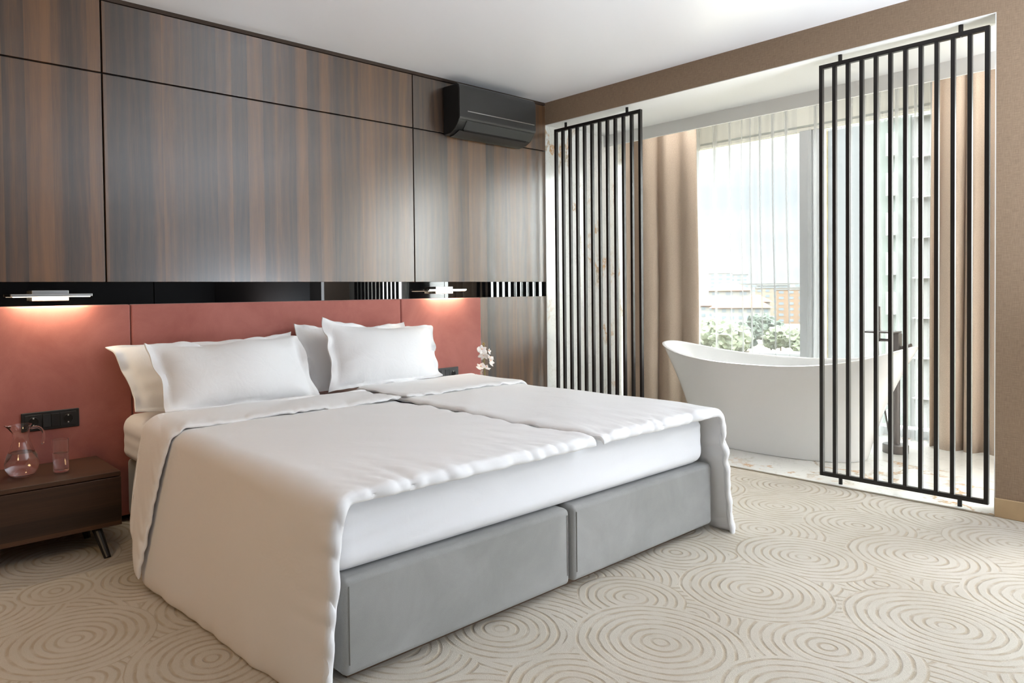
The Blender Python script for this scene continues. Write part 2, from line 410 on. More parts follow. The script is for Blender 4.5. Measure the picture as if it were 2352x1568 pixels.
# ------------------------------------------------------------------ wood wall panels
gp = .004
S1, S2 = -3.226, -1.308
ZG, ZB, ZL = 2.182, 1.172, 1.061
cols = [(-6.4, S1, 'left of the narrow vertical joint'), (S1, S2, 'centre'), (S2, 0, 'right')]
PL = [('upper walnut wall panel at the far left, above the horizontal joint', 'tall walnut wall panel at the far left, above the left reading lamp'),
      ('long upper walnut wall panel touching the ceiling above the middle of the bed', 'largest walnut wall panel, behind and above the middle of the bed'),
      ('upper walnut wall panel that the black air conditioner hangs on', 'tall walnut wall panel with a grey window sheen, under the air conditioner')]
for (x0, x1, _), (lu, lt) in zip(cols, PL):
    tag(G().box(x0+gp, x1-(gp if x1 < 0 else 0), 0, .02, ZG+gp, 2.530).build('wall_panel', WOOD, bevel=.0015), lu, 'wall panel', 'walnut panels over the headboard')
    tag(G().box(x0+gp, x1-(gp if x1 < 0 else 0), 0, .02, ZB, ZG-gp).build('wall_panel', WOOD, bevel=.0015), lt, 'wall panel', 'walnut panels over the headboard')
tag(G().box(-.80, 0, 0, .02, .0, ZL).build('wall_panel', WOOD, bevel=.0015), 'low grey-sheened walnut panel right of the coral headboard, behind the orchid', 'wall panel')
bm_ = Mt('black_glass'); bm_.set(Base_Color=srgb(8, 8, 9), Roughness=.015); bm_.b.inputs['Specular IOR Level'].default_value = .7; bm_.b.inputs['IOR'].default_value = 1.55
BGL = bm_.m
bands = [(-6.4, -3.0), (-2.995, -1.05), (-1.045, -.0)]
LB = ['glossy black glass strip behind the left reading lamp', 'glossy black glass strip above the middle of the headboard', 'glossy black glass strip at the right end, mirroring the slatted screens']
for (x0, x1), lb in zip(bands, LB):
    tag(G().box(x0, x1, .006, .02, ZL+.0, ZB).build('glass_strip', BGL), lb, 'glass strip', 'black glass strips between the wall panels')

# ------------------------------------------------------------------ headboard
hb = thing('headboard', (-2.2, 0, 0), 'coral velvet upholstered headboard in three wide panels across the wall', 'headboard')
for x0, x1 in ((-6.0, -3.13), (-3.13, -1.465), (-1.465, -.754)):
    G().box(x0+.0015, x1-.0015, -.05, 0.0, .03, ZL).build('upholstered_panel', CORAL, hb, bevel=.010, seg=4)

# ------------------------------------------------------------------ reading lamps
CHR = simple('brushed_nickel', srgb(205, 205, 205), .28, 1)
LED = emis('warm_led_strip', (1, .84, .62, 1), 5)
def lamp(loc, label):
    t = thing('reading_lamp', loc, label, 'wall lamp', 'reading lamps on the black glass strip')
    x, y, z = loc
    G().box(x-.076, x+.076, -.055, .006, z-.024, z+.024).build('wall_plate', CHR, t, bevel=.002)
    G().box(x-.165, x+.170, -.092, -.068, z-.004, z+.008).build('light_bar', CHR, t, bevel=.002)
    G().box(x-.155, x+.160, -.090, -.070, z-.0065, z-.004).build('led_strip', LED, t)
    l = bpy.data.lights.new('lamp_light', 'AREA'); l.shape = 'RECTANGLE'; l.size = .30; l.size_y = .012; l.energy = .95; l.color = (1, .84, .58)
    o = bpy.data.objects.new('lamp_light', l); COL.objects.link(o); o.parent = t; o.location = (0, -.08, -.009)
    return t
lamp((-3.482, 0, 1.108), 'slim nickel reading lamp glowing over the left headboard panel')
lamp((-1.099, 0, 1.115), 'slim nickel reading lamp glowing over the right headboard panel')

# ------------------------------------------------------------------ socket plates
PLAS = simple('black_plastic', srgb(30, 30, 32), .42); PLAS2 = simple('dark_grey_plastic', srgb(62, 63, 65), .45)
def sockets(x0, x1, z0, z1, label, mat, kinds):
    t = thing('socket_plate', ((x0+x1)/2, -.05, (z0+z1)/2), label, 'socket plate')
    G().box(x0, x1, -.060, -.050, z0, z1).build('plate_frame', mat, t, bevel=.003)
    n = len(kinds); wd = (x1-x0-.024)/n; hh = z1-z0-.024
    for i, k in enumerate(kinds):
        a = x0+.012+i*wd+.002; b = a+wd-.004; zc = (z0+z1)/2; xc = (a+b)/2
        if k == 's':
            fm = G().box(a, b, -.0625, -.058, z0+.012, z1-.012).build('socket_insert', mat, t, bevel=.001)
            rg = G(); V = []
            n_ = 28; prof = [(.0215, -.0625), (.0205, -.0640), (.0190, -.0640), (.0185, -.0628)]
            P = [[(xc+r*math.cos(2*PI*q/n_), y, zc+r*math.sin(2*PI*q/n_)) for q in range(n_+1)] for r, y in prof]
            rg.grid(P).build('socket_ring', mat, t, smooth=True)
            G().tube([(xc, -.0626, zc), (xc, -.0630, zc)], .0185, 24).build('socket_well', DARK, t)
            [G().box(xc-.003, xc+.003, -.0655, -.0625, zc+e_*.016-.003, zc+e_*.016+.003).build('earth_clip', CHR, t) for e_ in (-1, 1)]
        elif k == 'w':
            q = G(); q.prism([(-.0615, z0+.013), (-.0615, z1-.013), (-.0635, z1-.013), (-.0675, z0+.013)], 0, a, (a+b)/2-.0008).build('switch_rocker', mat, t, bevel=.0008)
            q = G(); q.prism([(-.0615, z0+.013), (-.0615, z1-.013), (-.0675, z1-.013), (-.0635, z0+.013)], 0, (a+b)/2+.0008, b).build('switch_rocker', mat, t, bevel=.0008)
        else:
            G().box(a, b, -.0625, -.058, z0+.012, z1-.012).build('data_insert', mat, t, bevel=.001)
            G().box(xc-.007, xc+.007, -.0635, -.0625, zc-.010, zc+.003).build('data_port', DARK, t)
    return t
sockets(-3.613, -3.374, .497, .582, 'black socket and switch plate on the headboard behind the water jug', PLAS, ['s', 'w', 's'])
sockets(-1.232, -.985, .505, .592, 'dark grey socket and switch plate on the right headboard panel beside the orchid', PLAS2, ['d', 'w', 's'])

# ------------------------------------------------------------------ air conditioner
ACG = simple('graphite_gloss_plastic', srgb(58, 58, 58), .30, .35, .6)
ACD = simple('dark_side_plastic', srgb(20, 20, 20), .4)
ac = thing('air_conditioner', (-.67, 0, 2.3), 'black wall air conditioner hanging high in the corner near the ceiling', 'air conditioner')
ax0, ax1 = -1.043, -.295
prof = [(0, 2.495), (-.13, 2.49), (-.152, 2.478), (-.16, 2.455), (-.16, 2.265), (-.150, 2.235), (-.118, 2.196), (-.07, 2.172), (0, 2.168)]
G().prism(prof, 0, ax0, ax1).build('body', ACD, ac, bevel=.006)
fr = [(-.161, 2.458), (-.166, 2.455), (-.168, 2.44), (-.168, 2.268), (-.158, 2.238), (-.152, 2.235), (-.160, 2.262)]
top = [(-.125, 2.492), (-.140, 2.492), (-.158, 2.480), (-.168, 2.452), (-.168, 2.268), (-.163, 2.252), (-.158, 2.250), (-.160, 2.262), (-.160, 2.455), (-.150, 2.478)]
G().prism(top, 0, ax0, ax1).build('front_panel', ACG, ac, bevel=.002)
G().box(-.972, -.312, -.1705, -.167, 2.306, 2.311).build('silver_trim', CHR, ac)
lv = [(-.160, 2.246), (-.163, 2.244), (-.122, 2.192), (-.117, 2.194)]
G().prism(lv, 0, ax0+.07, ax1-.02).build('louver', ACG, ac, bevel=.001)
G().prism([(-.124, 2.196), (-.126, 2.188), (-.116, 2.184), (-.112, 2.190)], 0, ax0+.075, ax1-.06).build('louver_slot', DARK, ac)
G().prism([(-.112, 2.190), (-.115, 2.186), (-.06, 2.163), (-.02, 2.158), (-.02, 2.168), (-.06, 2.170)], 0, ax0+.04, ax1-.02).build('bottom_cover', ACG, ac, bevel=.001)

# ------------------------------------------------------------------ slatted screens
def screen(loc, label):
    t = thing('slatted_screen', loc, label, 'room divider', 'slatted black metal screens in the opening')
    X, Y, Z = loc; W = .765; z0, z1 = .036, 2.345; dpt = .026; w_ = .018
    G().box(X, X+dpt, Y-w_, Y, z0, z1).build('side_stile', BLACKMET, t, bevel=.001)
    G().box(X, X+dpt, Y-W, Y-W+w_, z0, z1).build('side_stile', BLACKMET, t, bevel=.001)
    G().box(X, X+dpt, Y-W+w_, Y-w_, z1-.022, z1).build('top_rail', BLACKMET, t, bevel=.001)
    G().box(X, X+dpt, Y-W+w_, Y-w_, z0, z0+.022).build('bottom_rail', BLACKMET, t, bevel=.001)
    for k in range(1, 11):
        y = Y-w_/2-(W-w_)*k/11
        G().box(X+.001, X+dpt-.001, y-w_/2, y+w_/2, z0+.022, z1-.022).build('slat', BLACKMET, t, bevel=.001)
    for y in (Y-.105, Y-W+.115):
        G().tube([(X+dpt/2, y, z1), (X+dpt/2, y, 2.383)], .010, 12).build('pivot_pin', BLACKMET, t, smooth=False)
        G().tube([(X+dpt/2, y, 0.002), (X+dpt/2, y, z0)], .010, 12).build('pivot_pin', BLACKMET, t)
        G().tube([(X+dpt/2, y, z1-.022), (X+dpt/2, y, z1-.027)], .006, 8).build('pivot_bolt', CHR, t)
        G().tube([(X+dpt/2, y, z0+.022), (X+dpt/2, y, z0+.027)], .006, 8).build('pivot_bolt', CHR, t)
    return t
s1 = screen((.04, -1.975, 0), 'black slatted metal screen at the right, in front of the bathtub faucet')
s2 = copy_tree(s1, (.04, -.055, 0)); s2['label'] = 'black slatted metal screen at the left, beside the walnut wall and marble'

# ------------------------------------------------------------------ bed
bed = thing('bed_base', (-2.18, -1.0, 0), 'light grey velour bed base made of two boxes side by side', 'bed')
XS = -2.183; YF = -2.0
for x0, x1 in ((-3.165, XS-.012), (XS+.006, -1.192)):
    G().box(x0, x1, YF, -.06, .034, .312).build('base_box', GREYV, bed, bevel=.02, seg=4)
seam = simple('grey_stitching', srgb(120, 116, 108), .8)
for x, s in ((XS-.030, 1), (XS+.024, 1), (-3.148, 1)):
    G().tube([(x, YF-.0012, .07), (x, YF-.0012, .29)], .0012, 6).build('stitched_seam', seam, bed)
G().box(-3.12, -1.24, -1.94, -.1, .0, .035).build('plinth', simple('dark_plinth_wood', srgb(90, 66, 44), .6), bed)

rng = np.random.RandomState(3)
def snoise(P, scale, seed):
    """cheap smooth noise: sum of random plane waves; P (...,k)"""
    r = np.random.RandomState(seed); out = np.zeros(P.shape[:-1]); k = P.shape[-1]
    for i in range(10):
        q = r.normal(size=k); q /= np.linalg.norm(q); f = scale*r.uniform(.5, 1.6)
        out += np.sin((P@q)*f*2*PI + r.uniform(0, 7))
    return out/10**.5/1.4

def pad_mesh(name, mat, mid, th, parent=None, closed_top=None):
    """mid: (nu,nv,3) mid surface, th: (nu,nv) full thickness (tapering to ~0 at the edges)"""
    du = np.gradient(mid, axis=0); dv = np.gradient(mid, axis=1); n = np.cross(du, dv); n /= (np.linalg.norm(n, axis=2, keepdims=True)+1e-9)
    T = mid+n*th[..., None]/2; B = mid-n*th[..., None]/2
    nu, nv = th.shape; V = [tuple(p) for p in T.reshape(-1, 3)]+[tuple(p) for p in B.reshape(-1, 3)]; N = nu*nv; Fc = []
    for i in range(nu-1):
        for j in range(nv-1):
            a = i*nv+j; Fc.append((a, a+nv, a+nv+1, a+1)); Fc.append((N+a, N+a+1, N+a+nv+1, N+a+nv))
    for i in range(nu-1):
        a = i*nv; Fc.append((a, N+a, N+a+nv, a+nv)); a = i*nv+nv-1; Fc.append((a, a+nv, N+a+nv, N+a))
    for j in range(nv-1):
        Fc.append((j, j+1, N+j+1, N+j)); a = (nu-1)*nv+j; Fc.append((a, N+a, N+a+1, a+1))
    g = G(); g.v = V; g.f = Fc
    return g

# mattress with fitted sheet: rounded box, softly bulged sides
def mattress():
    x0, x1, y0, y1, z0, z1 = -3.19, -1.235, -1.985, -.075, .313, .535
    hx, hy, hz = (x1-x0)/2, (y1-y0)/2, (z1-z0)/2; c = np.array([(x0+x1)/2, (y0+y1)/2, (z0+z1)/2]); r = .055
    bm = bmesh.new(); bmesh.ops.create_cube(bm, size=2); bmesh.ops.subdivide_edges(bm, edges=bm.edges[:], cuts=47, use_grid_fill=True)
    P = np.array([v.co[:] for v in bm.verts]); H_ = np.array([hx, hy, hz])
    Q = P*H_
    for k in range(3):   # crowd samples near the edges
        a = P[:, k]; Q[:, k] = H_[k]*np.sign(a)*np.abs(a)**(.55 if k < 2 else 1)
    inner = np.clip(Q, -(H_-r), H_-r); dd = Q-inner; L = np.linalg.norm(dd, axis=1, keepdims=True); L[L < 1e-9] = 1
    m = (np.abs(Q) >= H_-r-1e-6).any(axis=1)
    Q = np.where(m[:, None], inner+dd/L*r, Q)
    W = Q+c; side = 1-np.abs(P[:, 2])**4
    wr = snoise(W[:, [0, 2]]*[1, 5], 1.3, 5)*.0022 + snoise(W[:, [0, 2]]*[3, 9], 1.6, 6)*.0012
    for ax in (0, 1):
        s = (np.abs(P[:, ax]) > .999)
        Q[:, ax] += np.sign(P[:, ax])*s*side*(.006+wr)
    for v, q in zip(bm.verts, Q+c): v.co = q
    me = bpy.data.meshes.new('mattress'); bm.to_mesh(me); bm.free(); me.materials.append(SHEET)
    for p in me.polygons: p.use_smooth = True
    o = bpy.data.objects.new('mattress', me); COL.objects.link(o)
    return tag(o, 'thick mattress in a white fitted sheet on the grey bed base', 'mattress')
mattress()

# duvets ------------------------------------------------------------
def duvet(side, xin, xedge, label, seed, ztop, flare_head, flare_foot, hem_z, yfold_back, yfold_front, tip):
    """side -1: hangs over the left side; +1 over the right side.  across: from the middle of the bed (s=0) out and down"""
    rr = .055
    top_len = abs(xedge-xin)-rr
    NS, arc = 280, rr*PI/2
    def across(s, y, h):
        """point at arc length s (from the middle seam) at lengthwise y, lifted by h along the outward normal"""
        k = np.clip((y-(-.7))/(-2.03+.7), 0, 1); fl = flare_head*(1-k)+flare_foot*k
        zt = ztop+h
        drop = zt-hem_z
        ang = np.arctan2(fl, drop)
        x = np.where(s < top_len, s, 0.0); z = np.zeros_like(s)
        a = np.clip((s-top_len)/(rr+h*.6), 0, PI/2-ang)
        lin = np.clip(s-top_len-(rr+h*.6)*(PI/2-ang), 0, None)
        R2 = rr+h*.6
        X = np.where(s < top_len, s, top_len+R2*np.sin(a)+lin*np.sin(ang)+h*.4*np.sin(a))
        Z = np.where(s < top_len, 0, -R2*(1-np.cos(a))-lin*np.cos(ang))
        return xin+side*X, zt+Z, lin
    total = top_len+arc+(ztop-hem_z)
    # lengthwise path: folded hem -> head fold -> foot edge
    yF, yH = yfold_front, yfold_back; yE = -2.045
    ny1, ny2 = 46, 120
    S = np.linspace(0, 1, NS)**.9*total
    path = []
    for y in np.linspace(yF, yH-.03, ny1): path.append((y, .036, 0))
    for a in np.linspace(-80, 80, 12): path.append((yH-.03+.022*math.cos(math.radians(a)), .024-.012*math.sin(math.radians(a)), 1))
    y_l = np.linspace(yH-.03, yE, ny2)
    for y in y_l: path.append((y, .012, 2))
    # foot edge rolls down a little
    for a in np.linspace(15, 80, 7): path.append((yE-.018*math.sin(math.radians(a)), .012-.030*(1-math.cos(math.radians(a))), 2))
    NP = len(path); mid = np.zeros((NS, NP, 3)); 
    for j, (y, h, ph) in enumerate(path):
        # the folded part narrows on its way down the side
        q = np.clip((S-top_len-arc)/(total-top_len-arc), 0, 1)
        yy = np.full(NS, y)
        if ph in (0, 1) or (ph == 2 and y > yF):
            t = (y-yF)/(yH-yF) if ph != 1 else 1
            t = np.clip(t, 0, 1)
            yy = y + q**1.3*(tip[0]*(t) + tip[1]*(1-t))
        elif ph == 2:
            yy = y + q**1.3*tip[1]*np.clip(1-(yF-y)/.5, 0, 1)
        Sj = S.copy()
        if ph in (0, 1):   # hanging fold ends in a rounded tip
            t = np.clip((y-yF)/(yH-yF), 0, 1)
            cut = total*(1 - tip[2]*(t**1.5)) + tip[3]
            Sj = S*cut/total
        elif ph == 2 and y > yF:
            t = np.clip((y-yF)/(yH-yF), 0, 1); Sj = S*(1-tip[2]*(t**1.5)) 
        X, Z, lin = across(Sj, yy, h+(.022*q**.6 if ph == 0 else .010*q**.6 if ph == 1 else 0))
        mid[:, j, 0] = X; mid[:, j, 1] = yy; mid[:, j, 2] = Z
    pa = np.array([0]+list(np.cumsum([math.hypot(path[i+1][0]-path[i][0], path[i+1][1]-path[i][1]) for i in range(NP-1)])))
    A, B = np.meshgrid(S, pa, indexing='ij')
    e_in = A; e_out = total-A; e_f = pa[-1]-B; e_h = B
    ed = np.minimum(np.minimum(e_in, e_out), np.minimum(e_f, e_h))
    wE = .045
    tap = np.sqrt(np.clip(1-(1-np.clip(ed/wE, 0, 1))**2, 0, 1))
    th = .005+.024*tap
    ph_arr = np.array([p[2] for p in path])
    th[:, ph_arr == 0] *= .8
    if side < 0: th *= 1.0
    # wrinkles: puckers at the foot hem and fold hem, gentle waves elsewhere
    r = np.random.RandomState(seed)
    puck = snoise(np.stack([A*1.0, B*.12], -1), 9, seed)*.6+snoise(np.stack([A+B*.4, B*.3], -1), 17, seed+1)*.45
    dec = np.exp(-e_f/.10)*np.clip(e_f/.012, 0.25, 1)
    dz = .0125*puck*dec*(.45+.55*np.clip(snoise(np.stack([A, B*0], -1), 2.2, seed+11)+.5, 0, 1.6))
    decH = np.exp(-e_h/.05); dz += .009*puck*decH
    pk2 = snoise(np.stack([A*.12, B], -1), 8, seed+2); dz += .008*pk2*np.exp(-e_out/.05)+.006*pk2*np.exp(-e_in/.06)
    # long diagonal drag folds
    w1 = snoise(np.stack([A*.7+B*.9, B*.25-A*.2], -1), 2.0, seed+3); topm = np.clip(1-np.clip((A-top_len)/.12, 0, 1), 0, 1)
    dz += .0045*w1*(topm*.9+.12)
    w2 = snoise(np.stack([A*1.6+B*.5, B*.8], -1), 3.4, seed+4); dz += .0036*w2*topm*np.exp(-np.minimum(e_f, .6)/.35)
    # hanging part: broad vertical pleat
    hang = np.clip((A-top_len-arc)/.3, 0, 1); dz += .010*hang*snoise(np.stack([B, A*.15], -1), 1.1, seed+5)
    # hem lumps push the edge in and out along the foot
    du = np.gradient(mid, axis=0); dv = np.gradient(mid, axis=1); n = np.cross(du, dv); n /= (np.linalg.norm(n, axis=2, keepdims=True)+1e-9)
    sgn = 1 if n[20, NP//2, 2] > 0 else -1
    inner_layer = (ph_arr != 0).astype(float)
    flip = np.where(ph_arr == 0, -1.0, 1.0)
    off = dz*sgn*flip[None, :]
    mid = mid+n*off[..., None]
    mid[..., 1] += -.006*snoise(np.stack([A, B*0], -1), 9, seed+7)*np.exp(-e_f/.03)
    if side > 0: mid[..., 0] += 0
    g = pad_mesh('duvet', DUVET, mid, th)
    o = g.build('duvet', DUVET, smooth=True)
    return tag(o, label, 'duvet', 'white duvets folded back on the bed')
duvet(-1, -2.120, -3.215, 'white duvet on the left half, folded back and hanging to the carpet beside the nightstand', 11, .550, .165, .045, .035, -.575, -.90, (-.20, -.05, .10, .02))
duvet(1, -2.085, -1.212, 'white duvet on the right half, hanging down beside the bathtub', 29, .552, .11, .068, .035, -.45, -.90, (-.1, -.05, .06, .02))

# pillows ------------------------------------------------------------
def pillow(TL, TR, BL, BR, label, seed, thick=.17, fl=.042, sag=.030):
    TL, TR, BL, BR = map(np.array, (TL, TR, BL, BR)); n = 70
    u = np.linspace(0, 1, n); U, V = np.meshgrid(u, u, indexing='ij')
    P = (TL*(1-U[..., None])*V[..., None]+TR*U[..., None]*V[..., None]+BL*(1-U[..., None])*(1-V[..., None])+BR*U[..., None]*(1-V[..., None]))
    W = np.linalg.norm(BR-BL); Hh = np.linalg.norm(TL-BL)
    fu, fv = fl/W, fl*.45/Hh
    a = np.clip((np.minimum(U, 1-U)-fu)/(.5-fu), 0, 1); b = np.clip((np.minimum(V, 1-V)-fv)/(.5-fv), 0, 1)
    prof = lambda t: np.clip(1-(1-t)**2.4, 0, 1)**.8
    bulge = (prof(a)*prof(b))**.85
    th = .004+thick*1.3*bulge
    th *= 1+.25*(.5-V)
    # edges pull in between the corners
    cu, cv = 4*U*(1-U), 4*V*(1-V)
    up = (TL-BL)/Hh; rt = (BR-BL)/W
    P = P - up*((V > .5)*sag*cu*(np.abs(V-.5)*2)**2)[..., None] + rt*((.5-U)*2*sag*.9*cv*np.abs(U-.5)*2)[..., None]
    S2 = np.stack([U*W, V*Hh], -1)
    flm = 1-np.clip(np.minimum(np.minimum(U/fu, (1-U)/fu), np.minimum(V/fv, (1-V)/fv)), 0, 1)
    nrm = np.cross(rt, up); nrm /= np.linalg.norm(nrm)
    wav = snoise(S2, 5, seed)*.022*flm + snoise(S2, 11, seed+1)*.006*flm + snoise(S2, 2.2, seed+2)*.008
    # corners flop
    cor = (np.abs(U-.5)*2)**5*(np.abs(V-.5)*2)**5
    wav += cor*.03*np.sign(np.sin(seed+3*(U > .5)+5*(V > .5)))
    P = P+nrm*wav[..., None]
    P = P + up*(snoise(S2, 4, seed+5)*.010*flm*(V > .5))[..., None] + rt*(snoise(S2, 4, seed+6)*.008*flm)[..., None]
    d2 = .5*np.minimum(a, b); rad = snoise(np.stack([U*W*1.0, V*Hh*.3], -1), 9, seed+8)*np.exp(-b*4)+snoise(np.stack([U*W*.3, V*Hh], -1), 9, seed+9)*np.exp(-a*4)
    th += .016*rad*np.minimum(1, bulge*2)
    g = pad_mesh('pillow', PILLOW, P, np.abs(th)+.003)
    o = g.build('pillow', PILLOW, smooth=True)
    return tag(o, label, 'pillow', 'white pillows against the headboard')
pillow((-3.25, -.10, .875), (-2.30, -.10, .885), (-3.20, -.30, .56), (-2.29, -.28, .56), 'white pillow on the left, leaning on the headboard behind another', 1, .085)
pillow((-3.165, -.33, .875), (-2.345, -.32, .905), (-3.152, -.55, .580), (-2.360, -.55, .580), 'white flanged pillow standing in front on the left side of the bed', 2, .150)
pillow((-2.277, -.10, .925), (-1.475, -.10, .92), (-2.25, -.27, .56), (-1.49, -.27, .56), 'white pillow on the right, mostly hidden behind the front pillow', 3, .085)
pillow((-2.192, -.27, .955), (-1.370, -.26, .905), (-2.255, -.47, .597), (-1.500, -.47, .597), 'white flanged pillow standing in front on the right side of the bed', 4, .145)

# ------------------------------------------------------------------ nightstands
def nightstand(loc, label):
    t = thing('nightstand', loc, label, 'nightstand', 'walnut nightstands beside the bed'); x, y, z = loc
    w2 = .33
    G().box(x-w2, x+w2, y-.385, y, .325, .345).build('top_board', WOODN, t, bevel=.002)
    G().box(x-w2+.002, x+w2-.002, y-.37, y, .115, .3245).build('body', WOODN, t, bevel=.002)
    G().box(x-w2, x+w2, y-.388, y-.371, .113, .322).build('drawer_front', WOODN, t, bevel=.002)
    for sx in (-1, 1):
        for yy, sy in ((y-.34, -2), (y-.06, -1.2)):
            G().tube([(x+sx*(w2-.095), yy, .115), (x+sx*(w2-.075), yy+sy*.05, 0)], [.021, .014], 14).build('leg', PLAS, t)
    return t
nightstand((-3.632, -.055, 0), 'dark walnut nightstand left of the bed, carrying the water jug')
nightstand((-.645, -.055, 0), 'dark walnut nightstand right of the bed under the orchid')

# jug and tumbler ------------------------------------------------------
GLS = glass('clear_glass', ior=1.38); WAT = glass('clear_water', ior=1.33)
jx, jy, jz = -3.643, -.235, .3455
jug = thing('water_jug', (jx, jy, jz), 'round-bellied clear glass water jug with curved handle on the nightstand', 'jug')
out = [(.0, 0), (.040, 0), (.050, .006), (.064, .030), (.066, .055), (.058, .085), (.044, .115), (.034, .145), (.030, .165), (.032, .185), (.036, .205), (.041, .216)]
inn = [(.038, .216), (.033, .204), (.029, .185), (.027, .165), (.031, .145), (.041, .115), (.055, .085), (.063, .055), (.061, .032), (.047, .009), (.0, .006)]
g = G().lathe(out+inn, (jx, jy, jz), 48)
g.v = [((X+(-.022*max(0, (Z-jz-.17)/.046)**1.5 if (X-jx) < -.015 and abs(Y-jy) < .02 else 0)), Y, Z) for X, Y, Z in g.v]
g.build('jug_body', GLS, jug, smooth=True)
G().lathe([(.0, .0050), (.0480, .0080), (.0620, .031), (.0640, .055), (.0562, .085), (.0495, .1), (0, .1)], (jx, jy, jz), 48).build('water', WAT, jug, smooth=True)
hp = [(jx+.034, jy-.002, jz+.195), (jx+.055, jy-.004, jz+.203), (jx+.075, jy-.006, jz+.195), (jx+.086, jy-.008, jz+.170), (jx+.084, jy-.008, jz+.145), (jx+.076, jy-.008, jz+.122)]
G().tube(hp, [.007, .006, .006, .006, .006, .008], 12).build('handle', GLS, jug, smooth=True, sub=1)
tx, ty, tz = -3.500, -.27, .3455
tm = thing('drinking_glass', (tx, ty, tz), 'straight clear tumbler half full of water beside the jug', 'glass')
G().lathe([(0, 0), (.029, 0), (.031, .004), (.032, .14), (.0300, .14), (.0288, .012), (0, .012)], (tx, ty, tz), 40).build('tumbler', GLS, tm, smooth=True)
G().lathe([(0, .0115), (.0292, .0115), (.0302, .082), (0, .082)], (tx, ty, tz), 40).build('water', WAT, tm, smooth=True)

# orchid ---------------------------------------------------------------
PET = simple('white_orchid_petal', srgb(244, 238, 234), .6); STM = simple('green_orchid_stem', srgb(126, 126, 62), .6); LIP = simple('pale_pink_orchid_lip', srgb(240, 196, 170), .6)
ox, oy = -.925, -.25
orc = thing('orchid', (ox, oy, .345), 'white orchid spray in a small vase beside the right end of the headboard', 'orchid')
G().lathe([(0, 0), (.035, 0), (.045, .02), (.048, .07), (.040, .11), (.036, .11), (.043, .07), (.040, .02), (0, .008)], (ox, oy, .345), 28).build('vase', simple('white_ceramic', srgb(230, 230, 228), .2), orc, smooth=True)
G().tube([(ox, oy, .36), (ox+.004, oy, .48), (ox+.004, oy, .56), (ox-.002, oy, .64), (ox+.0, oy, .71), (ox-.004, oy, .752)], [.004, .0035, .003, .003, .002, .0015], 8).build('stem', STM, orc, smooth=True)
G().tube([(ox-.02, oy, .36), (ox-.022, oy+.01, .46), (ox-.028, oy+.01, .53)], .003, 8).build('stem', STM, orc, smooth=True)
rnd = random.Random(7)
def petal(c, dirv, upv, L, Wd):
    dirv = Vector(dirv).normalized(); upv = (Vector(upv)-dirv*dirv.dot(Vector(upv))).normalized(); sd = dirv.cross(upv); P = []
    for i in range(9):
        t = i/8; w = Wd*math.sin(PI*min(1, t*.92+.06))**.7
        row = []
        for j in range(7):
            s_ = (j/6-.5)*2
            p = Vector(c)+dirv*L*t+sd*w*s_*.5+upv*(L*.25*t*t - .10*Wd*s_*s_)
            row.append(p)
        P.append(row)
    return P
def flower(c, face, roll, sz):
    face = Vector(face).normalized(); a = face.orthogonal().normalized(); b = face.cross(a)
    g = G()
    for k, (L, Wd) in enumerate([(1, .62), (1.15, 1.0), (1, .55), (1, .55), (1.15, 1.0)]):
        q = roll+2*PI*k/5; dv = a*math.cos(q)+b*math.sin(q)
        g.grid(petal(c, dv+face*.12, face, sz*L*.62, sz*Wd*.75))
    o = g.build('blossom', PET, orc, smooth=True); m = o.modifiers.new('s', 'SOLIDIFY'); m.thickness = .0008
    G().lathe([(0, 0), (.004, .002), (.006, .006), (.003, .010), (0, .011)], tuple(Vector(c)+face*.003), 10).build('lip', LIP, o, smooth=True)
for c, f_, rl, sz in [((ox-.03, oy-.01, .715), (-.5, -1, .25), .3, .055), ((ox+.035, oy-.01, .70), (.5, -1, .2), 1.2, .035), ((ox+.045, oy-.01, .655), (.2, -.6, .9), .6, .045), ((ox-.015, oy-.01, .675), (-.6, -.6, -.8), .2, .055),
                     ((ox+.04, oy-.02, .635), (.35, -1, .3), 1.9, .055), ((ox-.04, oy-.01, .60), (-.3, -.5, .9), .9, .055), ((ox+.0, oy-.02, .595), (.2, -.6, .8), 2.4, .05), ((ox-.075, oy-.01, .525), (-.55, -1, 0), .5, .058), ((ox-.03, oy, .55), (.8, -.6, .1), .1, .05)]:
    flower(c, f_, rl, sz)
bd = G()
for q in ((0, 0, .758), (.008, 0, .752), (-.009, 0, .750), (.004, 0, .742)):
    bd.lathe([(0, -.005), (.004, -.002), (.004, .002), (0, .006)], (ox-.004+q[0], oy, q[2]), 8)
bd.build('buds', simple('orchid_bud', srgb(150, 128, 60), .6), orc, smooth=True)

# ------------------------------------------------------------------ bathtub
TUB = simple('white_acrylic', srgb(232, 232, 230), .28, spec=.5)
TB = Mt('white_gloss_acrylic'); TB.set(Base_Color=srgb(236, 236, 235), Roughness=.12); TUBI = TB.m
tbx, tby = .75, -1.415
tub = thing('bathtub', (tbx, tby, 0), 'white freestanding slipper bathtub on the marble floor by the window', 'bathtub')
def ring(a, b, zf, n=120, e=2.25):
    L = []
    for k in range(n):
        q = 2*PI*k/n; c, s_ = math.cos(q), math.sin(q)
        cc = math.copysign(abs(c)**(2/e), c); ss = math.copysign(abs(s_)**(2/e), s_)
        L.append((tbx+b*ss, tby+a*cc, zf(c)))
    return L
def rimz(c): return .590+(.102 if c > 0 else .140)*abs(c)**2.3
rows = []
a0, b0, a1, b1 = .555, .300, .83, .365
for t in [0, .02, .1, .2, .3, .4, .5, .6, .7, .8, .9, .96, 1.0]:
    k = t**.92; bow = .035*math.sin(PI*t)
    rows.append(ring(a0+(a1-a0)*k-bow, b0+(b1-b0)*k-.4*bow*.5, lambda c, t=t: .004+(rimz(c)-.004)*t))
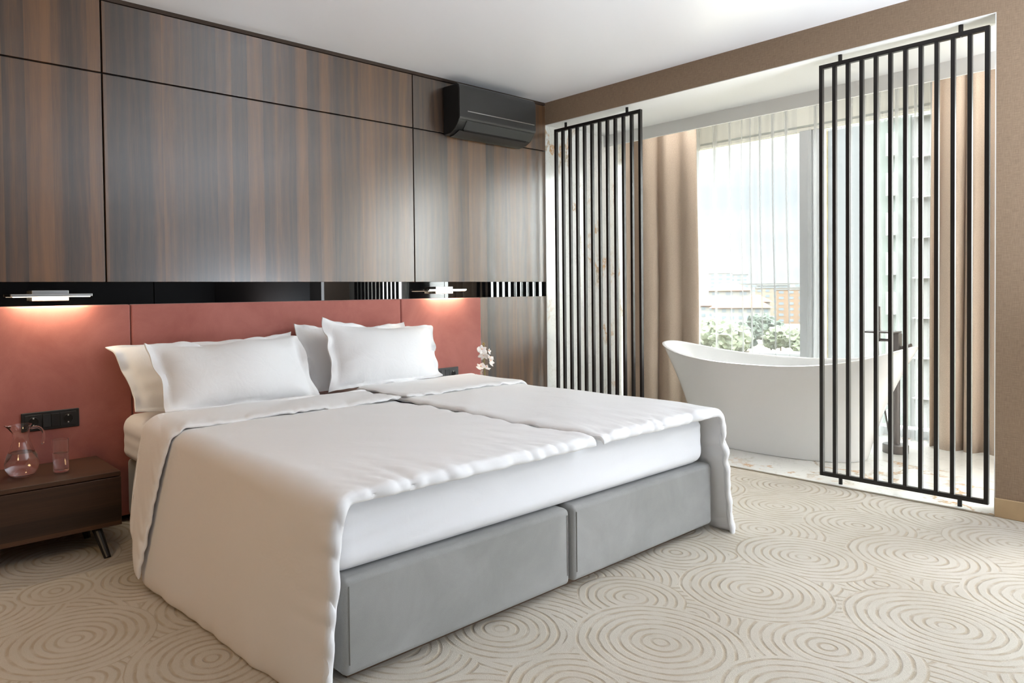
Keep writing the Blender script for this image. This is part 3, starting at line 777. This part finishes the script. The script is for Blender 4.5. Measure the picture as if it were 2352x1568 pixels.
for dr, dz in ((.006, .006), (-.004, .010), (-.016, .008), (-.024, 0), (-.028, -.012)):
    rows.append(ring(a1+dr, b1+dr, lambda c, dz=dz: rimz(c)+dz))
for t in [.93, .8, .65, .5, .35, .22, .12, .06]:
    k = t**1.05
    rows.append(ring(.47+(a1-.03-.47)*k, .20+(b1-.03-.20)*k**.6, lambda c, t=t: .12+(rimz(c)-.025-.12)*t))
rows.append(ring(.40, .14, lambda c: .115)); rows.append(ring(.2, .06, lambda c: .113)); rows.append(ring(.02, .01, lambda c: .112))
g = G(); nR = 120
V = [p for rw in rows for p in rw]; Fc = []
for i in range(len(rows)-1):
    for k in range(nR): Fc.append((i*nR+k, i*nR+(k+1) % nR, (i+1)*nR+(k+1) % nR, (i+1)*nR+k))
Fc.append(tuple(range(nR))); Fc.append(tuple(range((len(rows)-1)*nR, len(rows)*nR)))
g.add(V, Fc).build('tub_shell', TUBI, tub, smooth=True)
# overflow slot on the far inner wall
GM = simple('dark_chrome', srgb(120, 118, 115), .25, .9)
ov = G().box(1.052, 1.060, -1.475, -1.355, .525, .531).box(1.052, 1.060, -1.475, -1.469, .508, .531).box(1.052, 1.060, -1.361, -1.355, .508, .531).box(1.052, 1.060, -1.475, -1.355, .490, .510)
ov.build('overflow_slot', GM, tub)

# ------------------------------------------------------------------ faucet
FM = simple('brushed_gunmetal', srgb(112, 108, 106), .4, .6)
fx, fy = 1.13, -2.02
fc = thing('bath_faucet', (fx, fy, 0), 'floor-standing brushed metal bath faucet with upright hand shower behind the tub', 'faucet')
G().lathe([(0, .003), (.072, .003), (.074, .006), (.074, .055), (.070, .060), (0, .060)], (fx, fy, 0), 40).build('floor_base', FM, fc, bevel=.001)
G().lathe([(.026, .06), (.026, .66), (0, .66)], (fx, fy, 0), 28).build('riser', FM, fc, smooth=True)
G().box(fx-.035, fx+.035, fy-.030, fy+.030, .62, .795).build('valve_body', FM, fc, bevel=.006)
G().box(fx-.13, fx+.03, fy-.028, fy+.16, .797, .807).build('waterfall_spout', FM, fc, bevel=.002)
G().tube([(fx, fy-.028, .70), (fx-.01, fy-.085, .70)], .011, 14).build('handle', FM, fc)
G().tube([(fx-.01, fy-.080, .70), (fx-.01, fy-.090, .70)], .030, 20).build('handle_knob', FM, fc)
G().tube([(fx, fy+.02, .745), (fx, fy+.115, .745)], .010, 12).build('shower_bracket', FM, fc)
G().box(fx-.014, fx+.014, fy+.088, fy+.116, .735, .97).build('hand_shower', FM, fc, bevel=.003)
hs = [(fx, fy+.102, .735), (fx, fy+.102, .60), (fx+.02, fy+.09, .40), (fx+.03, fy+.06, .20), (fx+.02, fy+.04, .09), (fx+.01, fy+.02, .05)]
G().tube(hs, .006, 10).build('shower_hose', FM, fc, smooth=True, sub=1)

# ------------------------------------------------------------------ curtains
def curtain(path, z0, z1, npl, amp, mat, name, label, cat, seed, th=.004, group=None, spread=0.0, nz=26, asym=.13, puddle=0, pinch=0):
    """path: list of (x,y) along the track"""
    P = np.array(path, float); seg = np.r_[0, np.cumsum(np.linalg.norm(np.diff(P, axis=0), axis=1))]; L = seg[-1]
    n = npl*16+1; s = np.linspace(0, L, n)
    X = np.interp(s, seg, P[:, 0]); Y = np.interp(s, seg, P[:, 1])
    tx_, ty_ = np.gradient(X), np.gradient(Y); nn = np.hypot(tx_, ty_); nx, ny = -ty_/nn, tx_/nn
    r = np.random.RandomState(seed)
    w = np.cumsum(r.uniform(.55, 1.5, npl+1)); w = (w-w[0])/(w[-1]-w[0]); ph = np.interp(s/L, w, np.arange(npl+1))*2*PI
    A1 = np.interp(s/L, w, r.uniform(.55, 1.2, npl+1)); rows = []
    sh = r.uniform(-1, 1, 6)
    for i in range(nz):
        t = i/(nz-1); z = z1+(z0-z1)*t
        sway = sum(sh[k]*math.sin((k+1)*t*1.7+k)*.006 for k in range(6))
        am = amp*(.72+.45*t)*A1
        off = am*np.sin(ph+.5*math.sin(t*2+seed)) + asym*am*np.sin(2*ph+t*1.5+seed)
        lat = spread*t*(s/L-.5)*2 + pinch*math.sin(PI*t)*(s/L-.5)
        x = X+nx*(off)+tx_/nn*(lat)+sway; y = Y+ny*off+ty_/nn*lat+.3*am*np.cos(ph)*ty_/nn
        if puddle and t > .97: z = z0
        rows.append([(x[k], y[k], z) for k in range(n)])
    o = G().grid(rows).build(name, mat, smooth=True)
    if th: m = o.modifiers.new('s', 'SOLIDIFY'); m.thickness = th
    return tag(o, label, cat, group)
curtain([(.95, -.06), (1.05, -.16), (1.16, -.34), (1.22, -.56)], .004, 2.54, 3, .050, DRAPE, 'curtain', 'beige floor-length curtain drawn back at the left, behind the tub head', 'curtain', 3, group='beige blackout curtains', spread=.02)
curtain([(1.46, -2.13), (1.50, -2.80)], .004, 2.54, 5, .05, DRAPE, 'curtain', 'beige floor-length curtain drawn back at the right, behind the slatted screen', 'curtain', 5, group='beige blackout curtains', spread=.03)
curtain([(1.50, -.36), (1.52, -1.22)], .01, 2.54, 8, .034, SHEER, 'sheer_curtain', 'white sheer curtain over the left window, gathered in thin folds', 'sheer curtain', 8, th=0, group='white sheer curtains', spread=.02, nz=30)
curtain([(1.60, -1.28), (1.60, -2.35)], .004, 2.54, 10, .032, SHEER, 'sheer_curtain', 'white sheer curtain behind the right slatted screen, trailing on the marble', 'sheer curtain', 9, th=0, group='white sheer curtains', spread=.02, nz=30)

# ------------------------------------------------------------------ the city outside
def gmat():
    m = Mt('spring_ground'); v = m.coord(); 
    c = m.ramp(m.noise(v, .035, 5, .6), [(.35, srgb(94, 100, 84)), (.5, srgb(120, 108, 88)), (.65, srgb(124, 118, 106))])
    m.l(c, m.b.inputs['Base Color']); m.set(Roughness=.95); return m.m
gz = -20.0
struct(G().box(8, 2500, -1200, 1600, gz-.5, gz).build('floor_outside', gmat()))
def wallmat(name, col): return simple(name, tuple(c*.20 for c in col[:3])+(1,), .85, var=.06)
WM = {k: wallmat(k, c) for k, c in {'white_render': srgb(235, 233, 228), 'cream_render': srgb(232, 216, 190), 'orange_render': srgb(222, 184, 150), 'grey_render': srgb(196, 198, 200), 'yellow_render': srgb(228, 206, 140), 'mint_render': srgb(206, 216, 206)}.items()}
RED = simple('orange_roof_tiles', srgb(150, 80, 46), .8, var=.15); WIN = simple('dark_window_glass', srgb(96, 104, 110), .2); BALC = simple('balcony_grey', srgb(150, 152, 150), .7)
def dirpt(u, dist, v=None):
    """a spot on the ground seen in direction u at a distance beyond the window"""
    q = d + R_*((u-1176+194.04)/F); q = q/q.x; return (-4.2+q.x*dist, -3.634+q.y*dist)
def building(cx, cy, w, dp, h, wm, rot, label, roof=None, floors=5, colsn=6, winw=.5, base=gz, group=None):
    t = thing('building', (cx, cy, base), label, 'building', group)
    def tr(g):
        c, s_ = math.cos(rot), math.sin(rot)
        g.v = [(cx+(x*c-y*s_), cy+(x*s_+y*c), base+z) for x, y, z in g.v]; return g
    tr(G().box(-dp/2, dp/2, -w/2, w/2, 0, h)).build('walls', WM[wm], t)
    if roof:
        o = 1.2; g = G(); g.add([(-dp/2-o, -w/2-o, h), (dp/2+o, -w/2-o, h), (dp/2+o, w/2+o, h), (-dp/2-o, w/2+o, h), (0, -w/2+min(dp, w)/2-o, h+roof), (0, w/2-min(dp, w)/2+o, h+roof)], [(0, 1, 4), (1, 2, 5, 4), (2, 3, 5), (3, 0, 4, 5), (0, 3, 2, 1)])
        tr(g).build('roof', RED, t)
    else: tr(G().box(-dp/2-.3, dp/2+.3, -w/2-.3, w/2+.3, h, h+.6)).build('roof', WM['grey_render'], t)
    fh = h/floors; cw = w/colsn
    for i in range(floors):
        for j in range(colsn):
            y = -w/2+cw*(j+.5); z = fh*(i+.35)
            tr(G().box(-dp/2-.12, -dp/2+.05, y-cw*winw/2, y+cw*winw/2, z, z+fh*.45)).build('window', WIN, t)
    return t
def B(u, dist, w, dp, h, *a, **k):
    x, y = dirpt(u, dist); rot = k.pop('rot', math.atan2(y+3.634, x+4.2)); return building(x, y, w, dp, h, *a, rot, **k)
gh = 'apartment houses with orange roofs'
B(1634, 330, 18, 14, 13, 'white_render', label='white apartment house with a red roof at the left edge of the view', roof=4, floors=4, colsn=5, group=gh)
B(1675, 400, 22, 16, 20, 'white_render', label='taller white house whose orange roof peaks behind the left ones', roof=4.5, floors=5, colsn=3, group=gh)
B(1701, 315, 24, 14, 12.5, 'white_render', label='wide white house with orange roof and rows of balconies', roof=4.5, floors=4, colsn=7, group=gh)
B(1735, 352, 13, 12, 14.5, 'white_render', label='small white house with an orange hip roof beside the round tree', roof=3.5, floors=4, colsn=3, group=gh)
gt = 'pale blocks on the skyline'
B(1655, 760, 24, 20, 38, 'white_render', label='pale tower block on the skyline above the orange roofs, the left one', floors=9, colsn=3, group=gt)
B(1690, 800, 26, 20, 37, 'white_render', label='pale tower block on the skyline above the orange roofs, the right one', floors=9, colsn=4, group=gt)
B(1742, 650, 70, 20, 25, 'white_render', label='long pale block on the skyline at the middle of the window', floors=6, colsn=10, group=gt)
B(1775, 560, 22, 20, 23, 'grey_render', label='grey block beside the orange one on the skyline', floors=6, colsn=4, group=gt)
B(1801, 480, 34, 18, 21, 'cream_render', label='cream block with a grid of windows on the skyline', floors=6, colsn=7, group=gt)
B(1840, 440, 26, 18, 20, 'orange_render', label='orange block next to the window mullion', floors=6, colsn=5, group=gt)
# long low roofs in the middle distance
B(1786, 190, 13, 8, 3.5, 'white_render', label='long low white shed among the trees', floors=1, colsn=8)
B(1822, 150, 7, 7, 3.0, 'white_render', label='flat pale roof below the window mullion', floors=1, colsn=5)
B(1688, 112, 6.5, 6, 3.0, 'cream_render', label='low cream house with a tiled roof near the tub rim', roof=2.5, floors=1, colsn=4)
# the near apartment tower on the right
tx0, ty0 = dirpt(1886, 62); 
tw = thing('building', (tx0+8, ty0-14, gz), 'tall pale apartment tower filling the view behind the right slatted screen', 'building')
G().box(tx0, tx0+16, ty0-30, ty0, gz, 42).build('walls', WM['white_render'], tw)
G().box(tx0-.5, tx0+1, ty0-.7, ty0+.05, gz, 42).build('corner_strip', WM['yellow_render'], tw)
G().box(tx0-.4, tx0+1, ty0-3.0, ty0-.7, gz, 42).build('facade_strip', WM['grey_render'], tw)
G().box(tx0-.3, tx0+1, ty0-6.4, ty0-4.2, gz, 42).build('facade_strip', WM['mint_render'], tw)
G().box(tx0-.9, tx0+1, ty0-14.2, ty0-12.6, gz, 42).build('facade_strip', WM['yellow_render'], tw)
for k in range(20):
    z = gz+1+3*k
    for ya, yb, m_ in ((ty0-.62, ty0-.15, WIN), (ty0-5.6, ty0-5.0, WIN), (ty0-10.6, ty0-9.0, WIN), (ty0-13.6, ty0-13.1, WIN)):
        f_ = G().box(tx0-1.0, tx0-.2, ya, yb, z, z+1.7).build('window', BALC, tw)
    G().box(tx0-1.1, tx0+.2, ty0-10.7, ty0-8.9, z-.3, z-.1).build('balcony_slab', WM['white_render'], tw)
    G().box(tx0-.5, tx0+.2, ty0-8.2, ty0-6.6, z-.3, z-.22).build('balcony_slab', BALC, tw)
# trees
def tree(u, dist, hgt, rad, col, label, seed, bare=False):
    x, y = dirpt(u, dist); t = thing('tree', (x, y, gz), label, 'tree', 'trees between the window and the houses'); r = random.Random(seed)
    tg = G().tube([(x, y, gz), (x+.1, y, gz+hgt*.5), (x, y+.1, gz+hgt*.7)], [hgt*.03, hgt*.02, hgt*.01], 8)
    if bare:
        for k in range(16):
            a = r.uniform(0, 2*PI); z = gz+hgt*r.uniform(.25, .65); L = rad*r.uniform(.5, 1)
            tg.tube([(x, y, z), (x+L*.5*math.cos(a), y+L*.5*math.sin(a), z+L*.7), (x+L*.8*math.cos(a+.3), y+L*.8*math.sin(a+.3), z+L*1.2)], [hgt*.010, hgt*.006, hgt*.002], 5)
    tg.build('trunk', simple('bark', srgb(120, 104, 84), .9) if 'bark' not in bpy.data.materials else bpy.data.materials['bark'], t)
    if bare: return t
    bm = bmesh.new(); g = G()
    for k in range(14):
        a = r.uniform(0, 2*PI); q = r.uniform(0, 1)**.5*rad*.65; zz = gz+hgt*.35+r.uniform(0, hgt*.5); s_ = rad*r.uniform(.35, .6)
        b2 = bmesh.new(); bmesh.ops.create_icosphere(b2, subdivisions=3, radius=1)
        V = [(x+q*math.cos(a)+v.co.x*s_*k_, y+q*math.sin(a)+v.co.y*s_*k_, zz+v.co.z*s_*k_*.85) for v in b2.verts for k_ in (r.uniform(.6, 1.25),)]
        g.add(V, [tuple(v.index for v in f.verts) for f in b2.faces]); b2.free()
    g.build('foliage', col, t); return t
FG = [simple('foliage_dark', srgb(66, 74, 64), .9, var=.3), simple('foliage_olive', srgb(94, 100, 80), .9, var=.3), simple('foliage_ochre', srgb(122, 112, 88), .9, var=.25)]
TR = [(1757, 265, 10, 6, 0, 'large round dark tree right of the small orange-roofed house'), (1793, 235, 8, 5.5, 1, 'olive tree in front of the cream block'), (1826, 225, 8, 5, 1, 'olive tree beside the window mullion'),
      (1640, 240, 9, 8, 1, 'green tree below the red-roofed house at the left'), (1665, 210, 9, 7, 1, 'green tree in front of the wide balcony house'), (1690, 230, 8, 7, 0, 'small dark tree in front of the wide balcony house'),
      (1712, 160, 5, 4, 2, 'ochre tree in the middle of the view'), (1742, 140, 4.5, 3.5, 2, 'ochre bush in the dry field'), (1640, 150, 5.5, 3.5, 1, 'green tree at the left above the tub rim'),
      (1778, 134, 4.2, 2.4, 1, 'small green tree above the tub rim'), (1812, 105, 4, 2.0, 2, 'ochre bush near the mullion'), (1636, 105, 4, 2.0, 2, 'ochre tree just above the tub rim at the left')]
for i, (u, D_, h_, rd, c, lb) in enumerate(TR): tree(u, D_, h_, rd, FG[c], lb, i)
tree(1775, 85, 8, 3, None, 'bare branching tree above the middle of the tub rim', 50, True)
tree(1806, 95, 6, 2.2, None, 'bare young tree right behind the other bare one', 51, True)
